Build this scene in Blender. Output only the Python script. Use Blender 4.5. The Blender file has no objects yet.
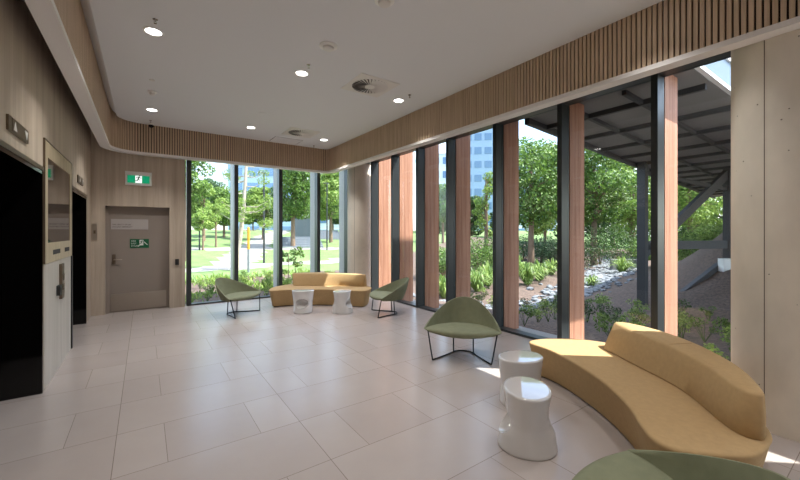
import bpy, bmesh, math, random
from mathutils import Vector, Matrix
PI = math.pi
C = bpy.context.scene.collection
rng = random.Random(7)

# ------------------------------------------------------------------ materials
def new_mat(name):
    m = bpy.data.materials.new(name); m.use_nodes = True
    nt = m.node_tree
    return m, nt, nt.nodes['Principled BSDF']
def lin(r, g, b):
    f = lambda v: ((v/255+.055)/1.055)**2.4 if v > 10 else v/255/12.92
    return (f(r), f(g), f(b), 1)
def plain(name, col, rough=.5, metal=0, spec=.5, bump=0, bscale=200, var=0, vscale=3, stretch=(1,1,1), coat=0):
    m, nt, b = new_mat(name)
    b.inputs['Base Color'].default_value = col
    b.inputs['Roughness'].default_value = rough
    b.inputs['Metallic'].default_value = metal
    b.inputs['Specular IOR Level'].default_value = spec
    b.inputs['Coat Weight'].default_value = coat
    tc = nt.nodes.new('ShaderNodeTexCoord'); mp = nt.nodes.new('ShaderNodeMapping')
    mp.inputs['Scale'].default_value = stretch
    nt.links.new(tc.outputs['Object'], mp.inputs['Vector'])
    if var:
        n = nt.nodes.new('ShaderNodeTexNoise'); n.inputs['Scale'].default_value = vscale; n.inputs['Detail'].default_value = 6
        nt.links.new(mp.outputs[0], n.inputs['Vector'])
        r = nt.nodes.new('ShaderNodeValToRGB')
        r.color_ramp.elements[0].position = .3; r.color_ramp.elements[1].position = .7
        r.color_ramp.elements[0].color = tuple(c*(1-var) for c in col[:3])+(1,)
        r.color_ramp.elements[1].color = tuple(min(1, c*(1+var)) for c in col[:3])+(1,)
        nt.links.new(n.outputs['Fac'], r.inputs[0]); nt.links.new(r.outputs[0], b.inputs['Base Color'])
    if bump:
        n2 = nt.nodes.new('ShaderNodeTexNoise'); n2.inputs['Scale'].default_value = bscale; n2.inputs['Detail'].default_value = 3
        nt.links.new(mp.outputs[0], n2.inputs['Vector'])
        bp = nt.nodes.new('ShaderNodeBump'); bp.inputs['Strength'].default_value = bump; bp.inputs['Distance'].default_value = .01
        nt.links.new(n2.outputs['Fac'], bp.inputs['Height']); nt.links.new(bp.outputs[0], b.inputs['Normal'])
    return m
def emit(name, col, strength):
    m, nt, b = new_mat(name)
    b.inputs['Base Color'].default_value = col
    b.inputs['Emission Color'].default_value = col; b.inputs['Emission Strength'].default_value = strength
    return m
def wood(name, c0, c1, scale=(14, 14, .5), rough=.5, bump=.15):
    m, nt, b = new_mat(name)
    tc = nt.nodes.new('ShaderNodeTexCoord'); mp = nt.nodes.new('ShaderNodeMapping'); mp.inputs['Scale'].default_value = scale
    nt.links.new(tc.outputs['Object'], mp.inputs['Vector'])
    n = nt.nodes.new('ShaderNodeTexNoise'); n.inputs['Scale'].default_value = 1.0; n.inputs['Detail'].default_value = 8; n.inputs['Roughness'].default_value = .65
    nt.links.new(mp.outputs[0], n.inputs['Vector'])
    r = nt.nodes.new('ShaderNodeValToRGB'); r.color_ramp.elements[0].position = .32; r.color_ramp.elements[1].position = .68
    r.color_ramp.elements[0].color = c0; r.color_ramp.elements[1].color = c1
    nt.links.new(n.outputs['Fac'], r.inputs[0]); nt.links.new(r.outputs[0], b.inputs['Base Color'])
    bp = nt.nodes.new('ShaderNodeBump'); bp.inputs['Strength'].default_value = bump; bp.inputs['Distance'].default_value = .004
    nt.links.new(n.outputs['Fac'], bp.inputs['Height']); nt.links.new(bp.outputs[0], b.inputs['Normal'])
    b.inputs['Roughness'].default_value = rough
    return m
def glass_mat(name, tint, refl=1.0):
    m = bpy.data.materials.new(name); m.use_nodes = True; nt = m.node_tree; nt.nodes.clear()
    out = nt.nodes.new('ShaderNodeOutputMaterial'); mix = nt.nodes.new('ShaderNodeMixShader')
    t = nt.nodes.new('ShaderNodeBsdfTransparent'); t.inputs[0].default_value = tint
    g = nt.nodes.new('ShaderNodeBsdfGlossy'); g.inputs['Roughness'].default_value = 0.0
    lw = nt.nodes.new('ShaderNodeLayerWeight'); lw.inputs['Blend'].default_value = .5
    p = nt.nodes.new('ShaderNodeMath'); p.operation = 'POWER'; p.inputs[1].default_value = 5.0
    ma = nt.nodes.new('ShaderNodeMath'); ma.operation = 'MULTIPLY_ADD'; ma.inputs[1].default_value = .7*refl; ma.inputs[2].default_value = .03*refl
    nt.links.new(lw.outputs['Facing'], p.inputs[0]); nt.links.new(p.outputs[0], ma.inputs[0])
    nt.links.new(ma.outputs[0], mix.inputs[0]); nt.links.new(t.outputs[0], mix.inputs[1]); nt.links.new(g.outputs[0], mix.inputs[2])
    nt.links.new(mix.outputs[0], out.inputs[0])
    return m
def leaf_mat(name, c0, c1, trans=.35):
    m = bpy.data.materials.new(name); m.use_nodes = True; nt = m.node_tree; nt.nodes.clear()
    out = nt.nodes.new('ShaderNodeOutputMaterial'); mix = nt.nodes.new('ShaderNodeMixShader'); mix.inputs[0].default_value = trans
    d = nt.nodes.new('ShaderNodeBsdfPrincipled'); d.inputs['Roughness'].default_value = .5
    t = nt.nodes.new('ShaderNodeBsdfTranslucent')
    g = nt.nodes.new('ShaderNodeNewGeometry'); r = nt.nodes.new('ShaderNodeValToRGB')
    r.color_ramp.elements[0].color = c0; r.color_ramp.elements[1].color = c1
    nt.links.new(g.outputs['Random Per Island'], r.inputs[0])
    nt.links.new(r.outputs[0], d.inputs['Base Color']); nt.links.new(r.outputs[0], t.inputs[0])
    nt.links.new(d.outputs[0], mix.inputs[1]); nt.links.new(t.outputs[0], mix.inputs[2]); nt.links.new(mix.outputs[0], out.inputs[0])
    return m
def tile_mat():
    m, nt, b = new_mat('stone_tiles')
    N = nt.nodes.new; L = nt.links.new
    def math_(op, a, bb=None, c=None):
        n = N('ShaderNodeMath'); n.operation = op
        for i, v in enumerate((a, bb, c)):
            if v is None: continue
            if isinstance(v, (int, float)): n.inputs[i].default_value = v
            else: L(v, n.inputs[i])
        return n.outputs[0]
    tc = N('ShaderNodeTexCoord'); sp = N('ShaderNodeSeparateXYZ'); L(tc.outputs['Object'], sp.inputs[0])
    cx = math_('DIVIDE', math_('ADD', sp.outputs[0], .17), 1.21)
    ry = math_('DIVIDE', math_('ADD', sp.outputs[1], 9.305), .61)
    fx = math_('FRACT', cx); fy = math_('FRACT', ry)
    ix = math_('FLOOR', cx); iy = math_('FLOOR', ry)
    par = math_('FLOORED_MODULO', math_('ADD', math_('ADD', iy, ix), 1.0), 2.0)
    def near(f, v, w, scale):
        return math_('LESS_THAN', math_('MULTIPLY', math_('ABSOLUTE', math_('SUBTRACT', f, v)), scale), w)
    W = .0022
    j = math_('MAXIMUM', near(fx, 0, W, 1.21), near(fx, 1, W, 1.21))
    j = math_('MAXIMUM', j, math_('MAXIMUM', near(fy, 0, W, .61), near(fy, 1, W, .61)))
    k = math_('MAXIMUM', near(fx, .25, W*.8, 1.21), near(fx, .75, W*.8, 1.21))
    j = math_('MAXIMUM', j, math_('MULTIPLY', k, par))
    sub = math_('MULTIPLY', par, math_('ADD', math_('GREATER_THAN', fx, .25), math_('GREATER_THAN', fx, .75)))
    cmb = N('ShaderNodeCombineXYZ'); L(ix, cmb.inputs[0]); L(iy, cmb.inputs[1]); L(sub, cmb.inputs[2])
    wn = N('ShaderNodeTexWhiteNoise'); L(cmb.outputs[0], wn.inputs['Vector'])
    no = N('ShaderNodeTexNoise'); no.inputs['Scale'].default_value = 2.2; no.inputs['Detail'].default_value = 8; no.inputs['Roughness'].default_value = .6
    va = N('ShaderNodeVectorMath'); va.operation = 'MULTIPLY_ADD'; L(cmb.outputs[0], va.inputs[0]); va.inputs[1].default_value = (3.7, 5.1, 9.3); L(tc.outputs['Object'], va.inputs[2])
    L(va.outputs[0], no.inputs['Vector'])
    f = math_('ADD', math_('MULTIPLY', wn.outputs['Value'], .35), math_('MULTIPLY', no.outputs['Fac'], .65))
    r = N('ShaderNodeValToRGB'); r.color_ramp.elements[0].position = .15; r.color_ramp.elements[1].position = .85
    r.color_ramp.elements[0].color = FLOOR_C[0]; r.color_ramp.elements[1].color = FLOOR_C[1]
    L(f, r.inputs[0])
    mx = N('ShaderNodeMix'); mx.data_type = 'RGBA'; L(j, mx.inputs['Factor']); L(r.outputs[0], mx.inputs['A']); mx.inputs['B'].default_value = lin(128, 116, 109)
    L(mx.outputs['Result'], b.inputs['Base Color'])
    b.inputs['Roughness'].default_value = .26; b.inputs['Specular IOR Level'].default_value = .6
    bp = N('ShaderNodeBump'); bp.inputs['Strength'].default_value = .3; bp.inputs['Distance'].default_value = .002
    L(math_('SUBTRACT', 1.0, j), bp.inputs['Height']); L(bp.outputs[0], b.inputs['Normal'])
    return m
FLOOR_C = (lin(170, 159, 154), lin(182, 172, 167))
M = dict(
    floor=tile_mat(),
    plaster=plain('ceiling_plaster', lin(224, 225, 228), .9, bump=.02, bscale=80),
    white_trim=plain('white_trim', lin(232, 228, 226), .6),
    veneer=wood('grey_oak_veneer', lin(165, 149, 132), lin(200, 185, 168), (9, 9, .35), .5, .05),
    slat=wood('timber_slat', lin(178, 153, 128), lin(210, 185, 158), (40, 40, 1.2), .55, .1),
    dark_back=plain('dark_backing', lin(34, 26, 20), .9),
    cove=plain('cove_brown', lin(112, 94, 78), .9),
    fin=wood('red_timber', lin(156, 106, 82), lin(203, 151, 124), (16, 16, .7), .6, .2),
    mullion=plain('dark_aluminium', lin(58, 62, 64), .38, .3),
    silver=plain('silver_aluminium', lin(178, 174, 174), .5, 0),
    black=plain('black_gloss', (.004, .0035, .0035, 1), .08, 0, .4),
    black_matt=plain('black_matt', (.012, .012, .012, 1), .5),
    door=plain('door_taupe', lin(142, 130, 121), .55, bump=.02),
    steel=plain('brushed_steel', lin(178, 168, 156), .3, .9, var=.06, vscale=20, stretch=(1, 1, 60)),
    bronze=plain('bronze_steel', lin(120, 106, 90), .35, .7),
    lightwood=wood('pale_oak', lin(172, 154, 126), lin(198, 182, 154), (10, 10, .4), .5, .05),
    greywood=wood('grey_white_panel', lin(176, 168, 158), lin(200, 192, 183), (10, 10, .4), .5, .03),
    screen=plain('dark_mirror', lin(120, 112, 106), .03, .92, .8),
    concrete=plain('concrete', lin(222, 213, 200), .75, bump=.12, bscale=14, var=.16, vscale=2.2, stretch=(1, 1, .5)),
    groove=plain('concrete_seam', lin(108, 98, 88), .9),
    mustard=plain('mustard_fabric', lin(182, 152, 110), .9, spec=.2, bump=.25, bscale=260, var=.05, vscale=30),
    green=plain('olive_fabric', lin(130, 133, 108), .9, spec=.2, bump=.3, bscale=320, var=.08, vscale=14),
    stool=plain('white_gloss_plastic', lin(212, 209, 207), .07, coat=1),
    wire=plain('dark_steel_wire', lin(36, 40, 40), .35, .7),
    white=plain('white_enamel', lin(235, 234, 231), .45),
    vent=plain('vent_white', lin(220, 217, 213), .5),
    dark=plain('duct_dark', lin(52, 50, 49), .8),
    chrome=plain('chrome', lin(190, 186, 180), .2, 1),
    lamp=emit('lamp_lens', (1, .97, .93, 1), 5),
    exit_green=emit('exit_green', (.0, .22, .10, 1), .5),
    exit_white=emit('exit_white', (.9, .97, .95, 1), .45),
    sign_green=plain('sign_green', lin(10, 92, 58), .4),
    sign_white=plain('sign_white', lin(226, 230, 226), .4),
    sign_grey=plain('sign_grey', lin(176, 168, 164), .5),
    text_dark=plain('text_dark', lin(66, 60, 56), .6),
    arrow=emit('arrow_white', (.62, .60, .57, 1), .03),
    glass=glass_mat('window_glass', (.93, .955, .95, 1)),
    # outside
    mulch=plain('bark_mulch', lin(98, 81, 72), .95, bump=1, bscale=14, var=.5, vscale=16),
    lawn=plain('lawn', lin(104, 128, 72), .95, bump=.5, bscale=20, var=.2, vscale=1.2),
    path=plain('pale_concrete', lin(146, 142, 137), .9, var=.06),
    plinth=plain('plinth_concrete', lin(150, 148, 146), .85, var=.08),
    rock=plain('river_rock', lin(116, 119, 124), .8, var=.4, vscale=5),
    trunk=plain('tree_bark', lin(124, 104, 86), .95, bump=.6, bscale=12, var=.25, vscale=6, stretch=(2, 2, .5)),
    trunk_pale=plain('pale_bark', lin(176, 164, 150), .95, bump=.4, bscale=12, var=.2, vscale=6),
    leaf_mid=leaf_mat('leaf_mid', lin(50, 84, 28), lin(122, 154, 66)),
    leaf_light=leaf_mat('leaf_light', lin(84, 120, 46), lin(166, 188, 94)),
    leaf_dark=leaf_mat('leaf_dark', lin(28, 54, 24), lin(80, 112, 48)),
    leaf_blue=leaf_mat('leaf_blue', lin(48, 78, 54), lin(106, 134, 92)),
    blade=leaf_mat('strap_leaf', lin(86, 120, 56), lin(160, 182, 98)),
    bridge_dark=plain('bridge_steel', lin(58, 60, 64), .6),
    bridge_under=plain('bridge_soffit', lin(128, 128, 130), .8),
    bridge_blue=plain('bridge_blue_steel', lin(88, 104, 118), .4, .2),
    bridge_white=plain('bridge_cladding', lin(226, 226, 228), .6),
    bld_pale=plain('building_pale', lin(206, 212, 220), .8),
    bld_blue=plain('building_blue', lin(150, 172, 200), .6),
    bld_win=plain('building_window', lin(104, 132, 166), .2),
    orange=plain('orange_sleeve', lin(226, 156, 50), .6),
    grey_box=plain('grey_cabinet', lin(120, 126, 132), .6),
)

# ------------------------------------------------------------------ mesh builder
class MB:
    def __init__(s): s.v = []; s.f = []
    def add(s, vs, fs):
        o = len(s.v); s.v += [tuple(p) for p in vs]; s.f += [tuple(i+o for i in f) for f in fs]; return s
    def box(s, x0, x1, y0, y1, z0, z1):
        v = [(x, y, z) for z in (z0, z1) for y in (y0, y1) for x in (x0, x1)]
        return s.add(v, [(0,2,3,1),(4,5,7,6),(0,1,5,4),(2,6,7,3),(0,4,6,2),(1,3,7,5)])
    def obox(s, c, ax, ay, az, hx, hy, hz):       # oriented box
        c = Vector(c); ax, ay, az = Vector(ax).normalized()*hx, Vector(ay).normalized()*hy, Vector(az).normalized()*hz
        v = [c+ax*i+ay*j+az*k for k in (-1,1) for j in (-1,1) for i in (-1,1)]
        return s.add(v, [(0,2,3,1),(4,5,7,6),(0,1,5,4),(2,6,7,3),(0,4,6,2),(1,3,7,5)])
    def bar(s, a, b, w, h):
        a, b = Vector(a), Vector(b); d = b-a; up = Vector((0,0,1)) if abs(d.normalized().z) < .95 else Vector((0,1,0))
        sx = d.cross(up); uz = sx.cross(d)
        return s.obox((a+b)/2, d, sx, uz, d.length/2, w/2, h/2)
    def rings(s, rs, cap0=True, cap1=True, closed=True):
        n = len(rs[0]); o = len(s.v)
        for r in rs: s.v += [tuple(p) for p in r]
        for i in range(len(rs)-1):
            for j in range(n if closed else n-1):
                k = (j+1) % n
                s.f.append((o+i*n+j, o+i*n+k, o+(i+1)*n+k, o+(i+1)*n+j))
        if cap0: s.f.append(tuple(o+j for j in reversed(range(n))))
        if cap1: s.f.append(tuple(o+(len(rs)-1)*n+j for j in range(n)))
        return s
    def tube(s, pts, r, n=8, cap=True):
        pts = [Vector(p) for p in pts]; rs = r if isinstance(r, (list, tuple)) else [r]*len(pts)
        prev = None; out = []
        for i, p in enumerate(pts):
            t = (pts[min(i+1, len(pts)-1)]-pts[max(i-1, 0)]).normalized()
            if prev is None:
                a = Vector((0,0,1)) if abs(t.z) < .9 else Vector((1,0,0)); u = t.cross(a).normalized()
            else:
                u = (prev-t*prev.dot(t)).normalized()
            prev = u; w = t.cross(u)
            out.append([p+(u*math.cos(2*PI*k/n)+w*math.sin(2*PI*k/n))*rs[i] for k in range(n)])
        return s.rings(out, cap, cap)
    def lathe(s, prof, c=(0,0,0), n=24, cap0=True, cap1=True):
        return s.rings([[(c[0]+r*math.cos(2*PI*k/n), c[1]+r*math.sin(2*PI*k/n), c[2]+z) for k in range(n)] for r, z in prof], cap0, cap1)
    def prism(s, pts, z0, z1):
        return s.rings([[(x, y, z0) for x, y in pts], [(x, y, z1) for x, y in pts]])
    def xf(s, m): s.v = [tuple(m @ Vector(p)) for p in s.v]; return s
    def build(s, name, mat, parent=None, smooth=False, fix=True):
        me = bpy.data.meshes.new(name); me.from_pydata(s.v, [], s.f); me.update()
        if fix:
            bm = bmesh.new(); bm.from_mesh(me); bmesh.ops.recalc_face_normals(bm, faces=bm.faces)
            big = [f for f in bm.faces if len(f.verts) > 12]
            if big: bmesh.ops.triangulate(bm, faces=big, ngon_method='EAR_CLIP')
            bm.to_mesh(me); bm.free()
        if mat: me.materials.append(mat)
        if smooth:
            me.polygons.foreach_set('use_smooth', [True]*len(me.polygons))
            try: me.set_sharp_from_angle(angle=smooth if smooth is not True else math.radians(45))
            except Exception: pass
        o = bpy.data.objects.new(name, me); C.objects.link(o)
        if parent: o.parent = parent
        return o
def tag(o, label=None, cat=None, group=None, kind=None):
    if label: o['label'] = label
    if cat: o['category'] = cat
    if group: o['group'] = group
    if kind: o['kind'] = kind
    return o
def thing(name, label, cat, loc=(0,0,0), rz=0, group=None):
    o = bpy.data.objects.new(name, None); C.objects.link(o); o.empty_display_size = .1
    o.location = loc; o.rotation_euler = (0, 0, rz)
    return tag(o, label, cat, group)
def copy_tree(o, parent=None):
    c = o.copy(); C.objects.link(c)
    if parent: c.parent = parent
    for ch in list(o.children): copy_tree(ch, c)
    return c
def dup(root, loc, rz, label=None, group=None):
    r = copy_tree(root); r.location = loc; r.rotation_euler = (0, 0, rz)
    if label: r['label'] = label
    if group: r['group'] = group
    return r
def struct(name, mb, mat, parent=None, smooth=False, label=None):
    o = mb.build(name, mat, parent, smooth)
    if parent is None: o['kind'] = 'structure'
    if label: o['label'] = label
    return o
def smooth_closed(pts, n=4):
    out = []; k = len(pts)
    for i in range(k):
        p0, p1, p2, p3 = (pts[(i+j-1) % k] for j in range(4))
        for q in range(n):
            t = q/n
            out.append(tuple(.5*((2*b)+(-a+c)*t+(2*a-5*b+4*c-d)*t*t+(-a+3*b-3*c+d)*t**3) for a, b, c, d in zip(p0, p1, p2, p3)))
    return out
def inset(pts, d):
    n = len(pts); A = sum(pts[i][0]*pts[(i+1)%n][1]-pts[(i+1)%n][0]*pts[i][1] for i in range(n)); sg = 1 if A > 0 else -1
    out = []
    for i in range(n):
        a, b = pts[i-1], pts[(i+1) % n]; tx, ty = b[0]-a[0], b[1]-a[1]; l = math.hypot(tx, ty) or 1
        out.append((pts[i][0]-ty/l*d*sg, pts[i][1]+tx/l*d*sg))
    return out
def text_mesh(s, size, align='LEFT'):
    cu = bpy.data.curves.new('txt', 'FONT'); cu.body = s; cu.size = size; cu.align_x = align; cu.extrude = .0006
    o = bpy.data.objects.new('txt', cu); C.objects.link(o)
    dg = bpy.context.evaluated_depsgraph_get(); dg.update()
    me = bpy.data.meshes.new_from_object(o.evaluated_get(dg))
    mb = MB().add([tuple(v.co) for v in me.vertices], [tuple(p.vertices) for p in me.polygons])
    bpy.data.objects.remove(o); bpy.data.meshes.remove(me)
    return mb

# ------------------------------------------------------------------ camera
TH = math.atan(256/362); SN, CS = math.sin(TH), math.cos(TH)
def bearing(u, d):                       # world x, y of the point d metres ahead on a sight line of the room plan
    l = (u-400)/362*d
    return (d*SN+l*CS, d*CS-l*SN)
cam = bpy.data.cameras.new('camera'); co = bpy.data.objects.new('camera', cam); C.objects.link(co)
co.location = (0, 0, 1.55); co.rotation_euler = (PI/2, 0, -TH)
cam.lens = 362/800*36; cam.sensor_width = 36; cam.shift_y = -8/800; cam.clip_start = .05; cam.clip_end = 500
bpy.context.scene.camera = co

# ------------------------------------------------------------------ room shell
XL, XR, YB = -.80, 4.55, 8.72
struct('floor', MB().box(XL-.9, 4.72, -4, 8.92, -.2, 0), M['floor'])
ZC = 3.63
# left wall with two lift openings and the panel between them
mb = MB()
LO = [(3.33, 4.85), (6.53, 8.10)]; LZ = 2.14
mb.box(XL-.25, XL, -4, LO[0][0], 0, 3.8).box(XL-.25, XL, LO[0][1], LO[1][0], 0, 3.8).box(XL-.25, XL, LO[1][1], YB+.2, 0, 3.8)
for a, b in LO: mb.box(XL-.25, XL, a, b, LZ, 3.8)
struct('wall_left', mb, M['veneer'])
# back wall with recessed door
DX0, DX1, DZ = -.595, .423, 2.045
mb = MB().box(XL, DX0, YB, YB+.3, 0, 3.8).box(DX1, .70, YB, YB+.3, 0, 3.8).box(DX0, DX1, YB, YB+.3, DZ, 3.8)
mb.box(DX0, DX1, YB+.20, YB+.3, 0, DZ)
struct('wall_back', mb, M['veneer'])
d = thing('door_1', None, None, (DX0+.05, YB+.13, 0)); d['kind'] = 'structure'
del_w = DX1-DX0
MB().box(.0, del_w-.06, 0, .05, .006, DZ-.03).build('door_leaf', M['door'], d)
MB().box(-.05, 0, -.03, .06, 0, DZ).box(del_w-.06, del_w-.05, -.03, .06, 0, DZ).box(-.05, del_w-.05, -.03, .06, DZ-.03, DZ).build('door_frame', M['door'], d)
MB().box(.03, del_w-.10, -.004, 0, .03, .36).build('kick_plate', M['steel'], d)
h = MB().box(.045, .10, -.01, 0, .93, 1.12).build('handle_plate', M['bronze'], d)
MB().tube([(.075, -.01, 1.02), (.075, -.055, 1.02), (.10, -.06, 1.02), (.20, -.06, 1.02)], .010, 8).build('lever', M['steel'], h, True)
MB().box(.03, .615, -.006, 0, 1.60, 1.80).build('notice_panel', M['sign_grey'], d)
for i, t in enumerate(('FIRE SAFETY DOOR', 'DO NOT OBSTRUCT')):
    text_mesh(t, .033).xf(Matrix.Translation((.05, -.0075, 1.682-.045*i)) @ Matrix.Rotation(PI/2, 4, 'X')).build('lettering', M['text_dark'], d, fix=False)
# running-man pictogram
def man(sc, flip=1):
    m = MB()
    def stroke(a, b, w):
        a, b = Vector(a), Vector(b); m.bar((a.x*sc*flip, 0, a.y*sc), (b.x*sc*flip, 0, b.y*sc), .0016, w*sc)
    m.add([(flip*sc*(.12+.075*math.cos(t*PI/6)), 0, sc*(.38+.075*math.sin(t*PI/6))) for t in range(12)], [tuple(range(12))])
    stroke((.07, .28), (-.04, .0), .13); stroke((.07, .26), (-.14, .22), .07); stroke((-.14, .22), (-.2, .1), .06)
    stroke((.07, .24), (.18, .1), .07); stroke((.18, .1), (.28, .16), .06)
    stroke((-.03, .0), (.1, -.14), .09); stroke((.1, -.14), (.06, -.34), .08); stroke((-.04, .0), (-.12, -.2), .09); stroke((-.12, -.2), (-.3, -.24), .08)
    return m
t = thing('exit_notice', 'dark green emergency exit sign stuck on the taupe door', 'sign', (-.225, YB+.125, 1.235))
W, H = .305, .175
MB().box(0, W, -.003, .004, 0, H).build('sign_plate', M['sign_green'], t)
for i, s in enumerate(('FIRE', 'EXIT', 'STAIRS')):
    text_mesh(s, .042).xf(Matrix.Translation((.018, -.005, .122-.048*i)) @ Matrix.Rotation(PI/2, 4, 'X')).build('lettering', M['sign_white'], t, fix=False)
dr = MB().box(.152, .215, -.0055, -.003, .05, .16).build('door_symbol', M['sign_white'], t)
man(.105).xf(Matrix.Translation((.183, -.0065, .106))).build('running_figure', M['sign_green'], dr, fix=False)
MB().bar((.225, -.005, .12), (.275, -.005, .066), .002, .014).bar((.272, -.005, .066), (.285, -.005, .066), .002, .014).build('stair_symbol', M['sign_white'], t)
MB().bar((.13, -.005, .034), (.155, -.005, .05), .002, .012).build('arrow_symbol', M['sign_white'], t)
# lit exit sign above the door
t = thing('exit_sign', 'lit green running figure exit sign in pale frame above the door', 'exit sign', (-.295, YB, 2.455))
W, H = .42, .265
MB().box(0, W, -.04, 0, 0, H).build('housing', M['white_trim'], t)
fc = MB().box(.035, W-.035, -.046, -.04, .045, H-.075).build('face', M['exit_green'], t)
MB().box(.158, .262, -.0485, -.046, .048, H-.078).build('panel', M['exit_white'], fc)
man(.165).xf(Matrix.Translation((.208, -.050, .123))).build('running_figure', M['sign_green'], fc, fix=False)
# card reader and switch plate
t = thing('card_reader', 'small black card reader on the wall right of the door', 'card reader', (.555, YB, .875))
MB().box(-.033, .033, -.025, 0, 0, .12).build('housing', M['black_matt'], t)
MB().box(-.022, .022, -.028, -.025, .07, .10).build('window', M['dark'], t)
t = thing('switch_plate', 'slim grey metal plate on the wall left of the door', 'switch', (-.745, YB, 1.40))
MB().box(-.035, .035, -.012, 0, 0, .30).build('plate', M['steel'], t)
MB().box(-.015, .015, -.016, -.012, .12, .18).build('button', M['bronze'], t)

# lifts
def lift(y0, y1, label):
    t = thing('elevator', label, 'elevator', (XL, (y0+y1)/2, 0))
    w = (y1-y0)/2
    for sgn in (-1, 1):
        ya, yb = (w-.035, w) if sgn > 0 else (-w, -w+.035)
        MB().box(-.60, .004, ya, yb, 0, LZ).build('jamb', M['black'], t)
    MB().box(-.60, .004, -w+.035, w-.035, LZ-.035, LZ).build('head', M['black'], t)
    MB().box(.0, .012, -w-.0, w+.0, LZ, LZ+.035).build('trim', M['bronze'], t)
    MB().box(-.64, -.60, -w, 0, 0, LZ).build('door_panel', M['black'], t)
    MB().box(-.64, -.60, .004, w, 0, LZ).build('door_panel', M['black'], t)
    MB().box(-.598, -.52, -w+.035, w-.035, -.0, .006).build('sill', M['bronze'], t)
    return t
lift(LO[0][0], LO[0][1], 'black lift entrance nearest the camera on the left wall')
lift(LO[1][0], LO[1][1], 'black lift entrance between the display panel and the corner with the door')
def lantern(y, z, label):
    t = thing('elevator_lantern', label, 'lift indicator', (XL, y, z), 0, 'lift direction lanterns')
    MB().box(0, .014, -.27, .27, -.055, .055).build('housing', M['bronze'], t)
    fc = MB().box(.014, .017, -.19, .262, -.048, .048).build('face', M['bronze'], t)
    for yy, sg in ((-.12, 1), (.19, -1)):
        MB().rings([[(xx, yy-.045, -.032*sg), (xx, yy+.045, -.032*sg), (xx, yy, .036*sg)] for xx in (.017, .019)]).build('arrow', M['arrow'], fc)
    MB().lathe([(.02, 0), (.02, .004)], n=16).xf(Matrix.Translation((.017-.02, .04, 0)) @ Matrix.Rotation(PI/2, 4, 'Y')).build('lens', M['dark'], fc)
lantern(3.98, 2.335, 'up and down arrow lantern above the nearest lift opening')
lantern(7.32, 2.335, 'small arrow lantern above the lift opening next to the corner')
# framed mirror display between the lifts
t = thing('display_panel', 'pale wood framed dark glass directory between the two lift openings', 'display', (XL, 5.68, 1.235))
hw = .80; ht = 1.22
MB().box(0, .012, -hw, -hw+.13, .0, ht).box(0, .012, hw-.13, hw, .0, ht).box(0, .012, -hw+.13, hw-.13, 0, .205).box(0, .012, -hw+.13, hw-.13, ht-.155, ht).build('frame', M['lightwood'], t)
MB().box(0, .006, -hw+.13, hw-.13, .205, ht-.155).build('screen', M['screen'], t)
MB().box(0, .016, -hw-.014, -hw, .0, ht+.012).box(0, .016, -hw, hw, ht, ht+.012).box(0, .016, hw, hw+.014, 0, ht+.012).build('edge_trim', M['bronze'], t)
for ya, yb in ((-.42, -.02), (.28, .60)):
    MB().box(.012, .014, ya, yb, .075, .125).build('speaker_slot', M['dark'], t)
MB().box(0, .02, hw-.03, hw+.03, -1.235, 0).build('corner_strip', M['black_matt'], t)
MB().box(0, .006, -hw, hw-.03, -1.235, -.004).build('lower_panel', M['greywood'], t)
t = thing('call_panel', 'slim pale call button plate below the framed glass panel', 'call panel', (XL+.006, 5.72, .78))
MB().box(0, .025, -.08, .08, 0, .40).build('plate', M['bronze'], t)
MB().box(.025, .03, -.05, .05, .10, .17).build('button', M['chrome'], t)
MB().box(.025, .03, -.05, .05, .21, .28).build('button', M['chrome'], t)
MB().box(0, .03, -.24, -.12, .06, .17).build('key_reader', M['black_matt'], t)

# ceiling board, with an edge that sweeps up on the lift side
mb = MB()
def round_path(off=0.0, y0=-4.0):
    """plan of the bulkhead face, from the lift side round the back to the window side; off > 0 moves outward"""
    xl, yb, xr = -.49-off, 8.55+off, 3.81+off
    r1, r2 = .45+off, .16+off
    p = [(xl, y0)]
    p += [(xl+r1-r1*math.cos(a), yb-r1+r1*math.sin(a)) for a in [i*PI/2/12 for i in range(13)]]
    p += [(xr-r2+r2*math.sin(a), yb-r2+r2*math.cos(a)) for a in [i*PI/2/8 for i in range(9)]]
    p += [(xr, y0)]
    return p
cp = [(-.40, -4)] + [(-.40+.40-.40*math.cos(a), 8.15+.40*math.sin(a)) for a in [i*PI/2/12 for i in range(13)]] + [p for p in round_path()[14:]]
mb.prism(cp, ZC, ZC+.06)
struct('ceiling', mb, M['plaster'], smooth=True)
mb = MB(); rs = []
for i in range(7):
    a = i/6
    rs.append([(-.40-.10*a, y, ZC+.11*a**1.3+dz) for y in (-4, 7.85) for dz in (0,)])
o = len(mb.v)
for r in rs: mb.v += r
for i in range(6): mb.f.append((2*i, 2*i+1, 2*i+3, 2*i+2))
mb.add([(-.40, 7.85, ZC), (-.50, 7.85, ZC+.11), (-.45, 8.1, ZC+.05), (-.38, 8.1, ZC)], [(0,1,2,3)])
struct('trim_1', mb, M['plaster'])
struct('roof_slab', MB().box(XL-.9, 4.95, -4.2, 9.2, 3.8, 4.15), M['plaster'])
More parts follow.
